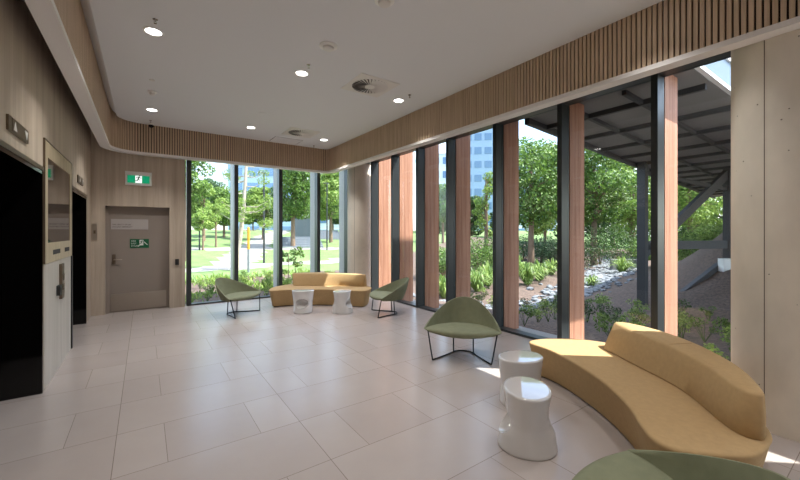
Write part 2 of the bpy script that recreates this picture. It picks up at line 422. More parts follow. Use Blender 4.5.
# bulkhead ring : slats, backing, white lip
SZ0, SZ1 = 3.09, 3.76
t = thing('slatted_bulkhead', None, None, (0, 0, 0)); t['kind'] = 'structure'
def strip(path_in, path_out, z0, z1):
    m = MB(); n = len(path_in)
    ring = [[(*path_in[i], z0), (*path_out[i], z0), (*path_out[i], z1), (*path_in[i], z1)] for i in range(n)]
    return m.rings(ring)
strip(round_path(.022), round_path(.12), SZ0+.0, SZ1).build('backing', M['dark_back'], t)
strip(round_path(.120), round_path(.14), SZ0+.0, SZ1).build('back_board', M['cove'], t)
strip(round_path(0), round_path(.14), SZ0-.045, SZ0).build('lip', M['white_trim'], t)
sl = MB(); pth = round_path(0); pitch = .043; acc = 0.0
for i in range(len(pth)-1):
    a, b = Vector((*pth[i], 0)), Vector((*pth[i+1], 0)); L_ = (b-a).length; dvec = (b-a)/L_; nrm = Vector((-dvec.y, dvec.x, 0))
    while acc < L_:
        c = a+dvec*acc+nrm*.011
        sl.obox((c.x, c.y, (SZ0+SZ1)/2), dvec, nrm, (0,0,1), .0148, .0115, (SZ1-SZ0)/2); acc += pitch
    acc -= L_
sl.build('slats', M['slat'], t)

# ------------------------------------------------------------------ windows
def bevel_box(*a): return MB().box(*a)
HZ = 3.27
MY = [7.65, 6.755, 5.845, 4.935, 3.835, 2.73, 1.625]          # mullion centres on the window side
ends = [0.95] + MY[::-1]
n = 0
for i, y in enumerate(MY):
    n += 1
    y0 = MY[i+1]+.033 if i+1 < len(MY) else .72
    y1 = y-.033
    w = thing('window_%d' % n, None, None, (XR, y, 0)); w['kind'] = 'structure'
    f = lambda m: m.xf(Matrix.Translation((-XR, -y, 0)))
    f(MB().box(XR, XR+.175, y-.033, y+.033, 0, HZ+.5)).build('mullion', M['mullion'], w)
    f(MB().box(XR+.0, XR+.175, y0, y1, HZ, HZ+.5)).build('head_frame', M['mullion'], w)
    f(MB().box(XR+.02, XR+.175, y0, y1, -.02, .035)).build('sill_frame', M['mullion'], w)
    f(MB().box(XR+.135, XR+.147, y0, y1, .035, HZ)).build('pane', M['glass'], w)
    f(MB().box(XR+.20, XR+.575, y-.033, y+.028, -.12, HZ+.42)).build('timber_fin', M['fin'], w)
    f(MB().box(XR+.175, XR+.20, y-.02, y+.02, 0, HZ+.4)).build('bracket', M['mullion'], w)
# bay between the far column and the first mullion
w = thing('window_%d' % 8, None, None, (XR, 8.0, 0)); w['kind'] = 'structure'
MB().box(0, .175, -.317, .6, HZ, HZ+.5).build('head_frame', M['mullion'], w)
MB().box(.02, .175, -.317, .6, -.02, .035).build('sill_frame', M['mullion'], w)
MB().box(.135, .147, -.317, .6, .035, HZ).build('pane', M['glass'], w)
# back windows
BX = [.772, 1.692, 2.682, 3.645, 4.49]; BW = .042; n = 8
YW = 8.75
for i, x in enumerate(BX):
    if i < 4: n += 1; w = thing('window_%d' % n, None, None, (x, YW, 0)); w['kind'] = 'structure'; ox = x
    f = lambda m: m.xf(Matrix.Translation((-ox, -YW, 0)))
    f(MB().box(x-BW, x+BW, YW, YW+.17, 0, HZ+.5)).build('mullion', M['mullion'], w)
    if i: f(MB().box(x-BW*.8, x+BW*.3, YW+.19, YW+.50, -.1, HZ+.4)).build('metal_fin', M['silver'], w)
    if i < 4:
        x0, x1 = x+BW, BX[i+1]-BW
        f(MB().box(x0, x1, YW, YW+.17, HZ, HZ+.5)).build('head_frame', M['mullion'], w)
        f(MB().box(x0, x1, YW+.02, YW+.17, -.02, .03)).build('sill_frame', M['mullion'], w)
        f(MB().box(x0, x1, YW+.13, YW+.142, .03, HZ)).build('pane', M['glass'], w)
for y in (-.6, -1.75, -2.9):
    n += 1
    w = thing('window_%d' % n, None, None, (XR, y, 0)); w['kind'] = 'structure'
    MB().box(0, .175, -.033, .033, 0, 2.6).build('mullion', M['mullion'], w)
    MB().box(.02, .175, .033, .033+(.70 if y == -.6 else 1.084), -.02, .035).build('sill_frame', M['mullion'], w)
    MB().box(.135, .147, .033, .033+(.70 if y == -.6 else 1.084), .035, 2.6).build('pane', M['glass'], w)
struct('trim_2', MB().box(4.72, 5.25, -4, 9.35, -.2, -.06).box(.6, 4.72, 8.92, 9.35, -.2, -.06), M['plinth'])
struct('wall_right', MB().box(XR, XR+.17, -4, .14, 2.6, 3.8), M['plaster'])
struct('wall_rear', MB().box(XL-.9, 4.95, -4.2, -4, 0, 3.8), M['plaster'])
can = thing('sun_block_canopy', 'unseen canopy added to block the sun beyond the near column', 'canopy', (4.96, -2, 2.6))  # out of view, added only to keep direct sun off the near sofa
MB().box(0, .55, -2.2, 2.15, 0, .12).build('sun_block_slab', M['bridge_white'], can)
MB().box(.45, .5, -2.1, -2.05, -2.7, 0).build('post', M['mullion'], can)

# concrete columns
def column(c, r, label, name='concrete_column'):
    t = thing(name, label, 'column', (c[0], c[1], 0), 0, None)
    m = MB().lathe([(r, 0), (r, 3.8)], n=56); m.build('shaft', M['concrete'], t, True)
    g = MB()
    # formwork seam facing the room, with a few tie holes
    a = math.atan2(-c[1], -c[0]) - .45
    g.obox((math.cos(a)*(r-.001), math.sin(a)*(r-.001), 1.9), (math.cos(a), math.sin(a), 0), (-math.sin(a), math.cos(a), 0), (0,0,1), .0016, .003, 1.9)
    g.build('seam', M['groove'], t)
    h = MB(); rr = random.Random(3)
    for _ in range(34):
        b = a+rr.uniform(-.7, 1.3); z = rr.uniform(.1, 3.3); s = rr.uniform(.002, .005)
        h.obox((math.cos(b)*(r-.001), math.sin(b)*(r-.001), z), (math.cos(b), math.sin(b), 0), (-math.sin(b), math.cos(b), 0), (0,0,1), .0016, s, s)
    tag(h.build('pitting', M['groove'], t), kind='stuff')
column((4.335, .537), .40, 'round concrete column beside the near mustard sofa')
column((4.60, 8.30), .33, 'concrete column in the far corner behind the small sofa')

# ------------------------------------------------------------------ ceiling fittings
def downlight(x, y, label, power=1.0):
    t = thing('downlight', label, 'downlight', (x, y, ZC), 0, 'recessed ceiling downlights')
    MB().lathe([(.096, 0), (.097, -.004), (.084, -.006), (.072, -.002), (.072, 0)], n=32, cap0=False, cap1=False).build('trim_ring', M['white'], t, True)
    MB().lathe([(.074, -.001), (.05, -.002), (.001, -.003)], n=24, cap0=False).build('lens', M['lamp'], t, True)
    l = bpy.data.lights.new('lamp', 'SPOT'); l.energy = LAMP_W*power; l.spot_size = math.radians(104); l.spot_blend = .7; l.shadow_soft_size = .08; l.color = (1, .97, .93)
    lo = bpy.data.objects.new('lamp', l); C.objects.link(lo); lo.parent = t; lo.location = (0, 0, -.03)
LAMP_W = 60
for x, y, s in ((.08, 4.55, 'round downlight nearest the lift wall, large in the upper left'),
                (.11, 7.48, 'round downlight on the lift side close to the slatted back bulkhead'),
                (1.69, 4.62, 'round downlight in the middle of the ceiling beside the smoke detector'),
                (3.29, 4.69, 'round downlight beside the nearer square air diffuser'),
                (1.74, 7.60, 'round downlight at mid width near the back bulkhead'),
                (3.32, 7.67, 'round downlight beside the farther square air diffuser')):
    downlight(x, y, s)
for x in (.08, 1.69, 3.29):  # extra lamps out of view, added to brighten the near half of the room
    for y in (1.35, -1.5):
        downlight(x, y, 'round downlight added to the unseen ceiling for extra light', (.75 if x < 1 else .55))
def sprinkler(x, y, label):
    t = thing('sprinkler', label, 'sprinkler', (x, y, ZC), 0, 'ceiling sprinklers')
    MB().lathe([(.034, 0), (.032, -.006), (.012, -.008), (.012, -.03), (.006, -.034)], n=16, cap0=False).build('body', M['chrome'], t, True)
    MB().tube([(-.012, 0, -.03), (-.016, 0, -.045), (0, 0, -.058), (.016, 0, -.045), (.012, 0, -.03)], .0035, 6).build('yoke', M['chrome'], t, True)
    MB().lathe([(.02, -.058), (.02, -.061)], n=16).build('deflector', M['chrome'], t)
    t.scale = (.7, .7, .7)
for x, y, s in ((.09, 4.27, 'small sprinkler head just in front of the large upper left downlight'),
                (1.67, 4.33, 'small sprinkler head beside the middle downlight'),
                (3.29, 4.40, 'small sprinkler head beside the downlight at the nearer diffuser'),
                (3.34, 8.32, 'small sprinkler head near the inner corner of the slatted bulkhead'),
                (.10, 8.2, 'small sprinkler head in front of the black camera dome')): sprinkler(x, y, s)
def detector(x, y, r, name, label):
    t = thing(name, label, 'detector', (x, y, ZC))
    MB().lathe([(r, 0), (r, -.012), (r*.82, -.02)], n=28, cap0=False).build('base', M['white'], t, True)
    MB().lathe([(r*.62, -.02), (r*.6, -.04), (r*.4, -.05)], n=28, cap0=False).build('head', M['vent'], t, True)
detector(1.68, 3.76, .10, 'smoke_detector', 'white round smoke detector in the middle of the ceiling')
detector(.10, 6.51, .06, 'motion_sensor', 'small round sensor on the ceiling in front of the lift side downlight')
detector(1.76, 2.73, .09, 'speaker', 'white round fitting cut by the top edge of the picture')
t = thing('ceiling_disc', 'small flat disc on the ceiling ahead of the lift side sensor', 'detector', (.09, 6.0, ZC))
MB().lathe([(.035, 0), (.03, -.008)], n=20, cap0=False).build('cover', M['vent'], t, True)
t = thing('ceiling_plate', 'flush round blank plate in the ceiling near the far diffuser', 'cover plate', (1.73, 6.59, ZC))
MB().lathe([(.09, 0), (.088, -.004)], n=24, cap0=False).build('cover', M['plaster'], t, True)
t = thing('security_camera', 'small black dome camera at the slatted back bulkhead', 'camera', (.11, 8.43, ZC))
MB().lathe([(.05, 0), (.05, -.03)], n=20, cap0=False).build('base', M['white'], t, True)
MB().lathe([(.045, -.03), (.042, -.055), (.026, -.075), (.002, -.082)], n=20).build('dome', M['black'], t, True)
t = thing('access_panel', 'flush square access panel in the ceiling behind the far diffuser', 'access panel', (2.64, 8.22, ZC))
MB().box(-.30, .30, -.22, .22, -.004, .0).build('panel', M['plaster'], t)
MB().box(-.308, -.30, -.228, .228, -.003, 0).box(.30, .308, -.228, .228, -.003, 0).box(-.3, .3, -.228, -.22, -.003, 0).box(-.3, .3, .22, .228, -.003, 0).build('shadow_gap', M['dark'], t)
def diffuser(x, y, label):
    t = thing('air_diffuser', label, 'air vent', (x, y, ZC), 0, 'square swirl air diffusers')
    R = .255; hs = .31
    m = MB(); n = 48
    inner = [(R*math.cos(2*PI*k/n), R*math.sin(2*PI*k/n)) for k in range(n)]
    outer = []
    for k in range(n):
        a = 2*PI*k/n; q = hs/max(abs(math.cos(a)), abs(math.sin(a))); outer.append((q*math.cos(a), q*math.sin(a)))
    m.rings([[(*p, 0) for p in outer], [(*p, -.006) for p in outer], [(*p, -.010) for p in inner], [(*p, -.002) for p in inner]], False, False)
    m.build('plate', M['vent'], t)
    MB().lathe([(R, -.003), (.001, -.003)], n=48, cap0=False).build('throat', M['dark'], t)
    MB().lathe([(.075, -.003), (.075, -.016), (.06, -.020)], n=28, cap0=False).build('hub', M['vent'], t, True)
    v = MB(); nb = 30
    for k in range(nb):
        a = 2*PI*k/nb; r0, r1 = .07, R
        ca, sa = math.cos(a), math.sin(a); ta = (-sa, ca)
        vs = []
        for r, w_ in ((r0, .006), (r1, .019)):
            for sgn, z in ((-1, -.004), (1, -.016)):
                vs.append((ca*r+ta[0]*w_*sgn, sa*r+ta[1]*w_*sgn, z))
        vs += [(x_, y_, z_-.002) for x_, y_, z_ in vs]
        v.add(vs, [(0,1,3,2), (4,6,7,5), (0,4,5,1), (2,3,7,6), (0,2,6,4), (1,5,7,3)])
    v.build('vanes', M['vent'], t)
diffuser(2.63, 4.46, 'larger looking square air diffuser in the middle of the ceiling')
diffuser(2.69, 7.40, 'farther square air diffuser near the back bulkhead')

# ------------------------------------------------------------------ sofas
def make_sofa(label):
    t = thing('curved_sofa', label, 'sofa', (0, 0, 0), 0, 'mustard sofas')
    seat = [(-.02, .03), (.2, .095), (.44, .115), (.8, .095), (1.1, .04), (1.4, -.065), (1.62, -.185), (1.76, -.24), (1.86, -.225), (1.92, -.14), (1.965, -.02), (1.995, .09), (1.995, .19), (1.95, .32),
            (1.85, .50), (1.6, .72), (1.38, .86), (1.03, 1.0), (.7, 1.06), (.42, 1.03), (.2, .93), (.05, .78), (-.07, .62), (-.125, .44), (-.135, .25), (-.11, .1)]
    s = smooth_closed(seat, 5)
    SH = .355
    ring = []
    prof = [(.10, .012), (.078, .016), (.07, .03), (.008, SH-.03), (.001, SH-.014), (.004, SH-.005), (.013, SH), (.03, SH+.001)]
    for d_, z in prof: ring.append([(x, y, z) for x, y in inset(s, d_)])
    MB().rings(ring, False, True).build('seat', M['mustard'], t, True)
    MB().rings([[(x, y, z) for x, y in inset(s, .10)] for z in (.001, .02)], False, False).build('plinth', M['black_matt'], t)
    base = [(.30, .66), (.46, .635), (.7, .60), (.92, .575), (1.1, .555), (1.32, .50), (1.5, .42), (1.65, .345), (1.78, .295), (1.87, .30), (1.905, .37), (1.80, .50), (1.6, .67), (1.38, .81), (1.03, .95), (.7, 1.01), (.45, .99), (.33, .93), (.29, .80)]
    top  = [(.26, .83), (.42, .775), (.68, .725), (.86, .695), (1.08, .66), (1.32, .58), (1.5, .50), (1.65, .415), (1.78, .345), (1.85, .335), (1.885, .39), (1.78, .51), (1.58, .68), (1.37, .81), (1.03, .95), (.7, 1.01), (.46, 1.0), (.33, .96), (.255, .90)]
    b5, t5 = smooth_closed(base, 5), smooth_closed(top, 5)
    BZ = .61
    def mix(f, z, ins=0):
        r = [(p[0]*(1-f)+q[0]*f, p[1]*(1-f)+q[1]*f) for p, q in zip(b5, t5)]
        return [(x, y, z) for x, y in inset(r, ins)]
    rg = [mix(0, SH-.005, .012), mix(.03, SH+.012, 0), mix(.5, (SH+BZ)/2, -.004), mix(.94, BZ-.014, -.001), mix(1, BZ-.005, .003), mix(1, BZ, .011)]
    MB().rings(rg).build('backrest', M['mustard'], t, True)
    # stitched seam across the backrest
    i = min(range(len(b5)), key=lambda k: (b5[k][0]-1.02)**2+(b5[k][1]-.56)**2)
    pts = [Vector((*b5[i], SH+.01)), Vector((t5[i][0], t5[i][1], BZ-.012)), Vector((t5[i][0]+.005, t5[i][1]+.03, BZ+.001)), Vector((t5[i][0]+.02, t5[i][1]+.24, BZ+.001))]
    MB().tube(pts, .0022, 6).build('seam', M['mustard'], t)
    return t
u = Vector((-.4167, -.909))
sofa = make_sofa('mustard curved sofa in the right foreground beside the concrete column')
sofa.location = (3.36, 2.37, 0); sofa.rotation_euler = (0, 0, math.atan2(u.y, u.x))
dup(sofa, (2.15, 7.49, 0), math.radians(-27.0), 'mustard curved sofa at the far end in front of the back windows')

# ------------------------------------------------------------------ lounge chairs
def make_chair(label):
    t = thing('lounge_chair', label, 'chair', (0, 0, 0), 0, 'olive lounge chairs')
    NT = 40; yf = -.17; D = .62; RX = .462; ZS = .365; HB = .30
    def rim(th, ins=0, dz=0):
        sn = max(0.0, math.sin(th)); return Vector(((RX-ins)*math.cos(th), yf+(D-ins)*sn**1.6, ZS+HB*sn**1.6+dz))
    def bot(th):
        sn = max(0.0, math.sin(th)); return Vector((.36*math.cos(th), yf+.03+.47*sn**1.45, .305-.025*sn))
    rows = []
    for k in range(9):
        f = k/8; row = []
        for j in range(NT+1):
            th = PI*j/NT; a, b = bot(th), rim(th); sn = max(0, math.sin(th))
            p = a.lerp(b, f); blg = .016*math.sin(PI*f)*(.4+.6*sn)
            p += Vector((math.cos(th), sn*.8, 0))*blg
            row.append(p)
        rows.append(row)
    rows.append([rim(PI*j/NT, .006, .006*math.sin(PI*j/NT)**.5) for j in range(NT+1)])
    rows.append([rim(PI*j/NT, .018, .004*math.sin(PI*j/NT)**.5) for j in range(NT+1)])
    def inn(th):
        sn = max(0.0, math.sin(th)); return Vector((.43*math.cos(th), yf-.0+.48*sn**1.5, .352))
    for k in range(1, 8):
        f = k/7; row = []
        for j in range(NT+1):
            th = PI*j/NT; a, b = rim(th, .024, -.003), inn(th); p = a.lerp(b, f)
            p += Vector((math.cos(th), math.sin(th), 0))*(.008*math.sin(PI*f)*math.sin(th))
            row.append(p)
        rows.append(row)
    m = MB().rings(rows, False, False, closed=False)
    m.build('shell', M['green'], t, math.radians(60))
    # underside
    mb_ = MB(); bt = [bot(PI*j/NT) for j in range(NT+1)]; n0 = len(bt)
    mb_.v = [tuple(p) for p in bt]+[(0, yf+.05, .275)]; mb_.f = [(j, j+1, n0) for j in range(NT)]+[(NT, 0, n0)]
    mb_.build('underside', M['green'], t)
    # seat pad
    rows = []; NS = 36
    for i in range(NS+1):
        sx = -1+2*i/NS; e = max(0.0, 1-sx*sx)**.5
        x = .455*sx; ff = yf-.14*(1-sx*sx); bk = yf+.472*e**1.5
        th_ = (.25+.75*e)
        thn = .18+.82*e
        row = [(x*.80, yf+.06*e+.02, .292), (x*.93, ff+.045*th_, .300), (x*.985, ff+.010*th_, .322), (x, ff, .345), (x, ff+.012*th_, .366), (x*.995, ff+.04*th_, .379)]
        for f in (.2, .4, .6, .8, 1.0):
            yy = (ff+.04*th_)*(1-f)+bk*f; row.append((x*(.995-.03*f), yy, .383-.006*f*e-(.03 if f == 1 else 0)))
        row.append((x*.95, bk, .33))
        row = [(a, b, .366+(c-.366)*thn) for a, b, c in row]
        rows.append(row)
    MB().rings(rows).build('seat', M['green'], t, math.radians(60))
    def smoothpath(pts, n=6):
        out = []; k = len(pts); P = [pts[0]]+pts+[pts[-1]]
        for i in range(1, k):
            p0, p1, p2, p3 = P[i-1], P[i], P[i+1], P[i+2]
            for q in range(n):
                s_ = q/n; out.append(tuple(.5*((2*b)+(-a+c)*s_+(2*a-5*b+4*c-d_)*s_*s_+(-a+3*b-3*c+d_)*s_**3) for a, b, c, d_ in zip(p0, p1, p2, p3)))
        out.append(pts[-1]); return out
    rz = .0085
    base = smoothpath([(-.345, -.215, rz), (-.24, -.06, rz), (-.155, .09, rz), (-.09, .185, rz), (0, .215, rz), (.09, .185, rz), (.155, .09, rz), (.24, -.06, rz), (.345, -.215, rz)])
    MB().tube(base, .0085, 8).build('base_rail', M['wire'], t, True)
    for sx in (-1, 1):
        MB().tube([(sx*.345, -.215, rz), (sx*.348, -.213, .02), (sx*.410, -.165, .345)], .0085, 8).build('leg', M['wire'], t, True)
        MB().tube([(sx*.125, .14, rz), (sx*.125, .125, .30)], .0085, 8).build('leg', M['wire'], t, True)
    return t
def face(fx, fy): return math.atan2(fx, -fy)           # local front is -Y
ch = make_chair('olive lounge chair alone in front of the window fins, facing the camera')
ch.location = (3.235, 3.225, 0); ch.rotation_euler = (0, 0, face(-.75, -.66))
dup(ch, (1.46, 7.36, 0), face(.64, -.77), 'olive lounge chair on the left of the far group, beside the back window')
dup(ch, (3.76, 5.78, 0), face(-.93, .37), 'olive lounge chair on the right of the far group, turned to the far sofa')
dup(ch, (1.728, .646, 0), math.radians(190.0), 'olive lounge chair cut by the bottom edge, in front of the near sofa')

# ------------------------------------------------------------------ stools
def make_stool(label):
    t = thing('side_stool', label, 'stool', (0, 0, 0), 0, 'white side stools')
    Ht = .425
    prof = []   # (z, half width across scoop x, half depth y)
    K = [(0.0, .182, .208), (.02, .182, .208), (.30, .180, .192), (.45, .182, .160), (.58, .190, .147), (.72, .198, .150), (.88, .207, .160), (.97, .21, .166), (1.0, .21, .166)]
    def ev(z):
        for a, b in zip(K, K[1:]):
            if a[0] <= z <= b[0]:
                f = (z-a[0])/(b[0]-a[0]); return a[1]+(b[1]-a[1])*f, a[2]+(b[2]-a[2])*f
    n = 56; rings = []
    zs = [0, .012, .03]+[.03+.91*i/26 for i in range(1, 27)]+[.965, .975, .985, .993, 1.0]
    for z in zs:
        a, b = ev(z)
        e = .008*(1-min(1, z/.03)) + (.007*((z-.975)/.025)**2 if z > .975 else 0)
        rings.append([((a-e)*math.cos(2*PI*k/n), (b-e)*math.sin(2*PI*k/n), z*Ht) for k in range(n)])
    a, b = ev(1.0); rings.append([((a-.018)*math.cos(2*PI*k/n), (b-.018)*math.sin(2*PI*k/n), Ht+.001) for k in range(n)])
    body = MB().rings(rings).build('body', M['stool'], t, True)
    # scooped hollow in the front (-y) face
    cut = MB(); N2 = 24
    prs = []
    for i in range(N2+1):
        ph = -PI/2+PI*i/N2; r = math.cos(ph); prs.append((max(r, .001), math.sin(ph)))
    cut.rings([[(.14*r*math.cos(2*PI*k/32), -.225+.20*r*math.sin(2*PI*k/32), .190+.092*s_) for k in range(32)] for r, s_ in prs])
    co_ = cut.build('cutter', None)
    md = body.modifiers.new('b', 'BOOLEAN'); md.operation = 'DIFFERENCE'; md.object = co_; md.solver = 'EXACT'
    dg = bpy.context.evaluated_depsgraph_get(); dg.update()
    me = bpy.data.meshes.new_from_object(body.evaluated_get(dg))
    body.modifiers.clear(); body.data = me
    bpy.data.objects.remove(co_)
    me.polygons.foreach_set('use_smooth', [True]*len(me.polygons))
    try: me.set_sharp_from_angle(angle=math.radians(40))
    except Exception: pass
    MB().rings([[(.15*math.cos(2*PI*k/32), .175*math.sin(2*PI*k/32), z) for k in range(32)] for z in (-.0, .006)]).build('foot', M['black_matt'], t)
    return t
vr = Vector((CS, -SN)); vf = Vector((SN, CS))
st = make_stool('glossy white stool nearest the camera, in front of the mustard sofa')
st.location = (2.265, 1.61, 0); st.rotation_euler = (0, 0, face(*(-vr*.97+vf*.20)))
dup(st, (2.79, 2.05, 0), face(*(vf*.95-vr*.3)), 'white stool partly hidden behind the nearest stool')
dup(st, (2.52, 6.82, 0), face(*(-vf*.98+vr*.1)), 'white stool with an open hollow facing the camera at the far sofa')
dup(st, (3.12, 6.34, 0), face(*(vr*.95-vf*.25)), 'white waisted stool at the right side of the far sofa front')

# ------------------------------------------------------------------ outside : ground
SW = [(5.9, 9.3), (7.6, 7.3), (9.4, 6.7), (11.6, 6.75), (15, 7.5), (20.8, 9.3), (27, 12)]
def seg_dist(x, y, P):
    best = 1e9
    for (ax, ay), (bx, by) in zip(P, P[1:]):
        dx, dy = bx-ax, by-ay; t_ = max(0, min(1, ((x-ax)*dx+(y-ay)*dy)/(dx*dx+dy*dy)))
        best = min(best, math.hypot(x-ax-dx*t_, y-ay-dy*t_))
    return best
def ground(x, y):
    z = -.12
    dist = math.hypot(x, y)
    yy = max(0, y-13); z += min(1.9, .045*yy+.0006*yy*yy)
    if x > 5:
        f = min(1, (x-5)/3.5); f = f*f*(3-2*f)
        sdist = seg_dist(x, y, SW)
        low = -.62+min(.9, .055*sdist)+.0*x
        if x > 9: low += min(1.2, .018*(x-9))
        k = f*max(0, min(1, (17-y)/5))
        z = z*(1-k)+low*k
        z -= .16*math.exp(-(sdist/.7)**2)*f
        z += 2.9*math.exp(-((x-18)/4.6)**2-((y-2.2)/2.6)**2)
    if y < 9.3 and x < 5: z = -.26
    return z
def region(x, y):
    if y < -4.2 and x < 5: return 'path'
    if x < 5.2 and y < 9.3: return None
    if 15.7 < y-.12*x < 16.8 and x < 9: return 'path'
    if 25 < y+.25*x < 26.5 and x < 16: return 'path'
    if seg_dist(x, y, [(3, 17), (5.5, 24), (9, 34), (14, 44)]) < .9: return 'path'
    if x < 9 and y < 13.6+.12*x: return 'mulch'
    if x >= 5 and y < 13.6+max(0, (x-7)*.75) and x < 34: return 'mulch'
    return 'lawn'
xs = [-14+i*.5 for i in range(80)]+[26+i*1.5 for i in range(36)]
ys = [-40, -30, -20, -14, -10, -8]+[-6+i*.5 for i in range(90)]+[39+i*2 for i in range(35)]
gm = {'path': MB(), 'mulch': MB(), 'lawn': MB()}
gi = {k: {} for k in gm}
nz = random.Random(5)
jit = {}
def gv(k, i, j):
    d_ = gi[k]
    if (i, j) not in d_:
        d_[(i, j)] = len(gm[k].v); x, y = xs[i], ys[j]
        if (i, j) not in jit: jit[(i, j)] = nz.uniform(-.03, .03)
        gm[k].v.append((x, y, ground(x, y)+jit[(i, j)]*(1 if y > 9.4 or x > 5.4 else 0)))
    return d_[(i, j)]
for i in range(len(xs)-1):
    for j in range(len(ys)-1):
        k = region((xs[i]+xs[i+1])/2, (ys[j]+ys[j+1])/2)
        if k: gm[k].f.append((gv(k, i, j), gv(k, i+1, j), gv(k, i+1, j+1), gv(k, i, j+1)))
struct('garden_path', gm['path'], M['path'], smooth=True)
struct('garden_bed', gm['mulch'], M['mulch'], smooth=True)
struct('lawn', gm['lawn'], M['lawn'], smooth=True)

# ------------------------------------------------------------------ rocks in the swale
def ico(r, seed, sq):
    bm = bmesh.new(); bmesh.ops.create_icosphere(bm, subdivisions=1, radius=r); q = random.Random(seed)
    for v in bm.verts: v.co *= q.uniform(.8, 1.15); v.co.z *= sq
    out = ([tuple(v.co) for v in bm.verts], [tuple(v.index for v in f.verts) for f in bm.faces]); bm.free(); return out
shapes = [ico(1, k, .62) for k in range(8)]
rk = MB(); q = random.Random(11)
for (ax, ay), (bx, by) in zip(SW[:-1], SW[1:]):
    L_ = math.hypot(bx-ax, by-ay); wd = .75 if ax < 11 else 1.2
    for _ in range(int(L_*wd*62)):
        f = q.random(); o_ = q.gauss(0, wd*.42); tx, ty = (bx-ax)/L_, (by-ay)/L_
        x, y = ax+(bx-ax)*f-ty*o_, ay+(by-ay)*f+tx*o_
        if x < 5.4 and y < 9.4: continue
        s_ = q.uniform(.05, .15); vs, fs = q.choice(shapes); a = q.uniform(0, 6.28); ca, sa = math.cos(a), math.sin(a)
        z = ground(x, y)+.02
        rk.add([(x+(p[0]*ca-p[1]*sa)*s_*1.3, y+(p[0]*sa+p[1]*ca)*s_, z+p[2]*s_) for p in vs], fs)
tag(rk.build('river_rocks', M['rock'], fix=False), 'grey river rocks lining the drainage swale in the garden', 'rocks', kind='stuff')

# ------------------------------------------------------------------ plants
def leaves(blobs, n, size, seed, flat=.35, aspect=.5):
    n = int(n*1.7); size *= .68
    q = random.Random(seed); m = MB(); wts = [b[3]**2 for b in blobs]
    for _ in range(n):
        bx, by, bz, br, *rest = q.choices(blobs, wts)[0]; sq = rest[0] if rest else .8
        while True:
            p = Vector((q.uniform(-1, 1), q.uniform(-1, 1), q.uniform(-1, 1)))
            if .05 < p.length < 1: break
        p = p.normalized()*(p.length**.45)
        c = Vector((bx+p.x*br, by+p.y*br, bz+p.z*br*sq))
        nrm = (p*.8+Vector((q.gauss(0, .6), q.gauss(0, .6), q.gauss(0, .6)+flat))).normalized()
        a = nrm.orthogonal().normalized(); a.rotate(Matrix.Rotation(q.uniform(0, 6.28), 3, nrm)); b = nrm.cross(a)
        s_ = size*q.uniform(.6, 1.3)
        m.add([c-a*s_, c-b*s_*aspect+nrm*s_*.12, c+a*s_, c+b*s_*aspect+nrm*s_*.12], [(0,1,2,3)])
    return m
def crown(h0, h1, r, nb, seed, br=.42):
    q = random.Random(seed); out = []
    for i in range(nb):
        a = q.uniform(0, 6.28); f = (i+.5)/nb; z = h0+(h1-h0)*f
        rr = r*math.sin(PI*(.12+.80*f))**.7*q.uniform(.25, .85)
        out.append((math.cos(a)*rr, math.sin(a)*rr, z, r*br*q.uniform(.75, 1.2), .7))
    return out
def trunk_mb(h, r, seed, bl, lean=0):
    q = random.Random(seed); m = MB()
    pts = [(lean*math.sin(f*2.6)+q.uniform(-.03, .03)*h*.15, q.uniform(-.03, .03)*h*.15, h*f) for f in (0, .2, .4, .6, .8, 1)]
    pts[0] = (0, 0, -.1)
    m.tube(pts, [r*1.25, r, r*.85, r*.7, r*.5, r*.25], 8)
    for b in bl[:14]:
        f = min(.92, max(.3, (b[2]*.8)/h)); k = f*5; i = min(4, int(k)); p = Vector(pts[i]).lerp(Vector(pts[i+1]), k-i)
        m.tube([p, p.lerp(Vector(b[:3]), .5)+Vector((0, 0, .04*h)), Vector(b[:3])], [r*.4, r*.26, r*.08], 5)
    return m
protos = {}
def tree(u_, d_, h, r, kind, label, name='tree', h0=.3, group='trees outside the windows', nl=5200, sz=.12, nb=16, bark='trunk', lean=0):
    x, y = bearing(u_, d_)
    z = ground(x, y)
    t = thing(name, label, 'tree', (x, y, z), 0, group)
    seed = int(u_*7+d_*13)
    bl = crown(h*h0, h*.92, r, nb, seed)
    trunk_mb(h*.9, max(.05, h*.022), seed, bl, lean).build('trunk', M[bark], t, True)
    leaves(bl, nl, sz, seed).build('foliage', M[kind], t, fix=False)
    return t
# seen through the back windows
tree(204, 27, 4.6, 1.5, 'leaf_light', 'pale green rounded tree at the left edge of the first back window', sz=.13)
tree(187, 17, 5.6, 1.1, 'leaf_mid', 'tree whose branches hang in at the top left of the first back window', sz=.11, h0=.55, nl=2600)
tree(224, 31, 4.4, 1.5, 'leaf_mid', 'mid green tree in the right half of the first back window', sz=.14)
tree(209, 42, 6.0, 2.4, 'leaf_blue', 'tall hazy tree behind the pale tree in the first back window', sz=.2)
tree(203, 21.5, 2.6, .7, 'leaf_light', 'small lollipop tree on the lawn in the first back window', sz=.09, nl=1500, nb=8, h0=.5)
tree(216, 23.5, 2.9, .85, 'leaf_light', 'small tree beside the path in the first back window', sz=.10, nl=1800, nb=9, h0=.45)
tree(263, 30, 4.6, 1.3, 'leaf_light', 'pale tree behind the lamp post in the second back window', sz=.14)
tree(241, 36, 4.3, 1.5, 'leaf_mid', 'tree behind the leaning trunk in the second back window', sz=.15)
tree(293, 25, 6.6, 1.9, 'leaf_mid', 'large dark trunked tree filling the third back window', sz=.14, nl=6500, nb=26, h0=.36)
tree(331, 30, 6.4, 1.8, 'leaf_light', 'bright tree in the fourth back window', sz=.15, nl=5500, nb=20, h0=.34)
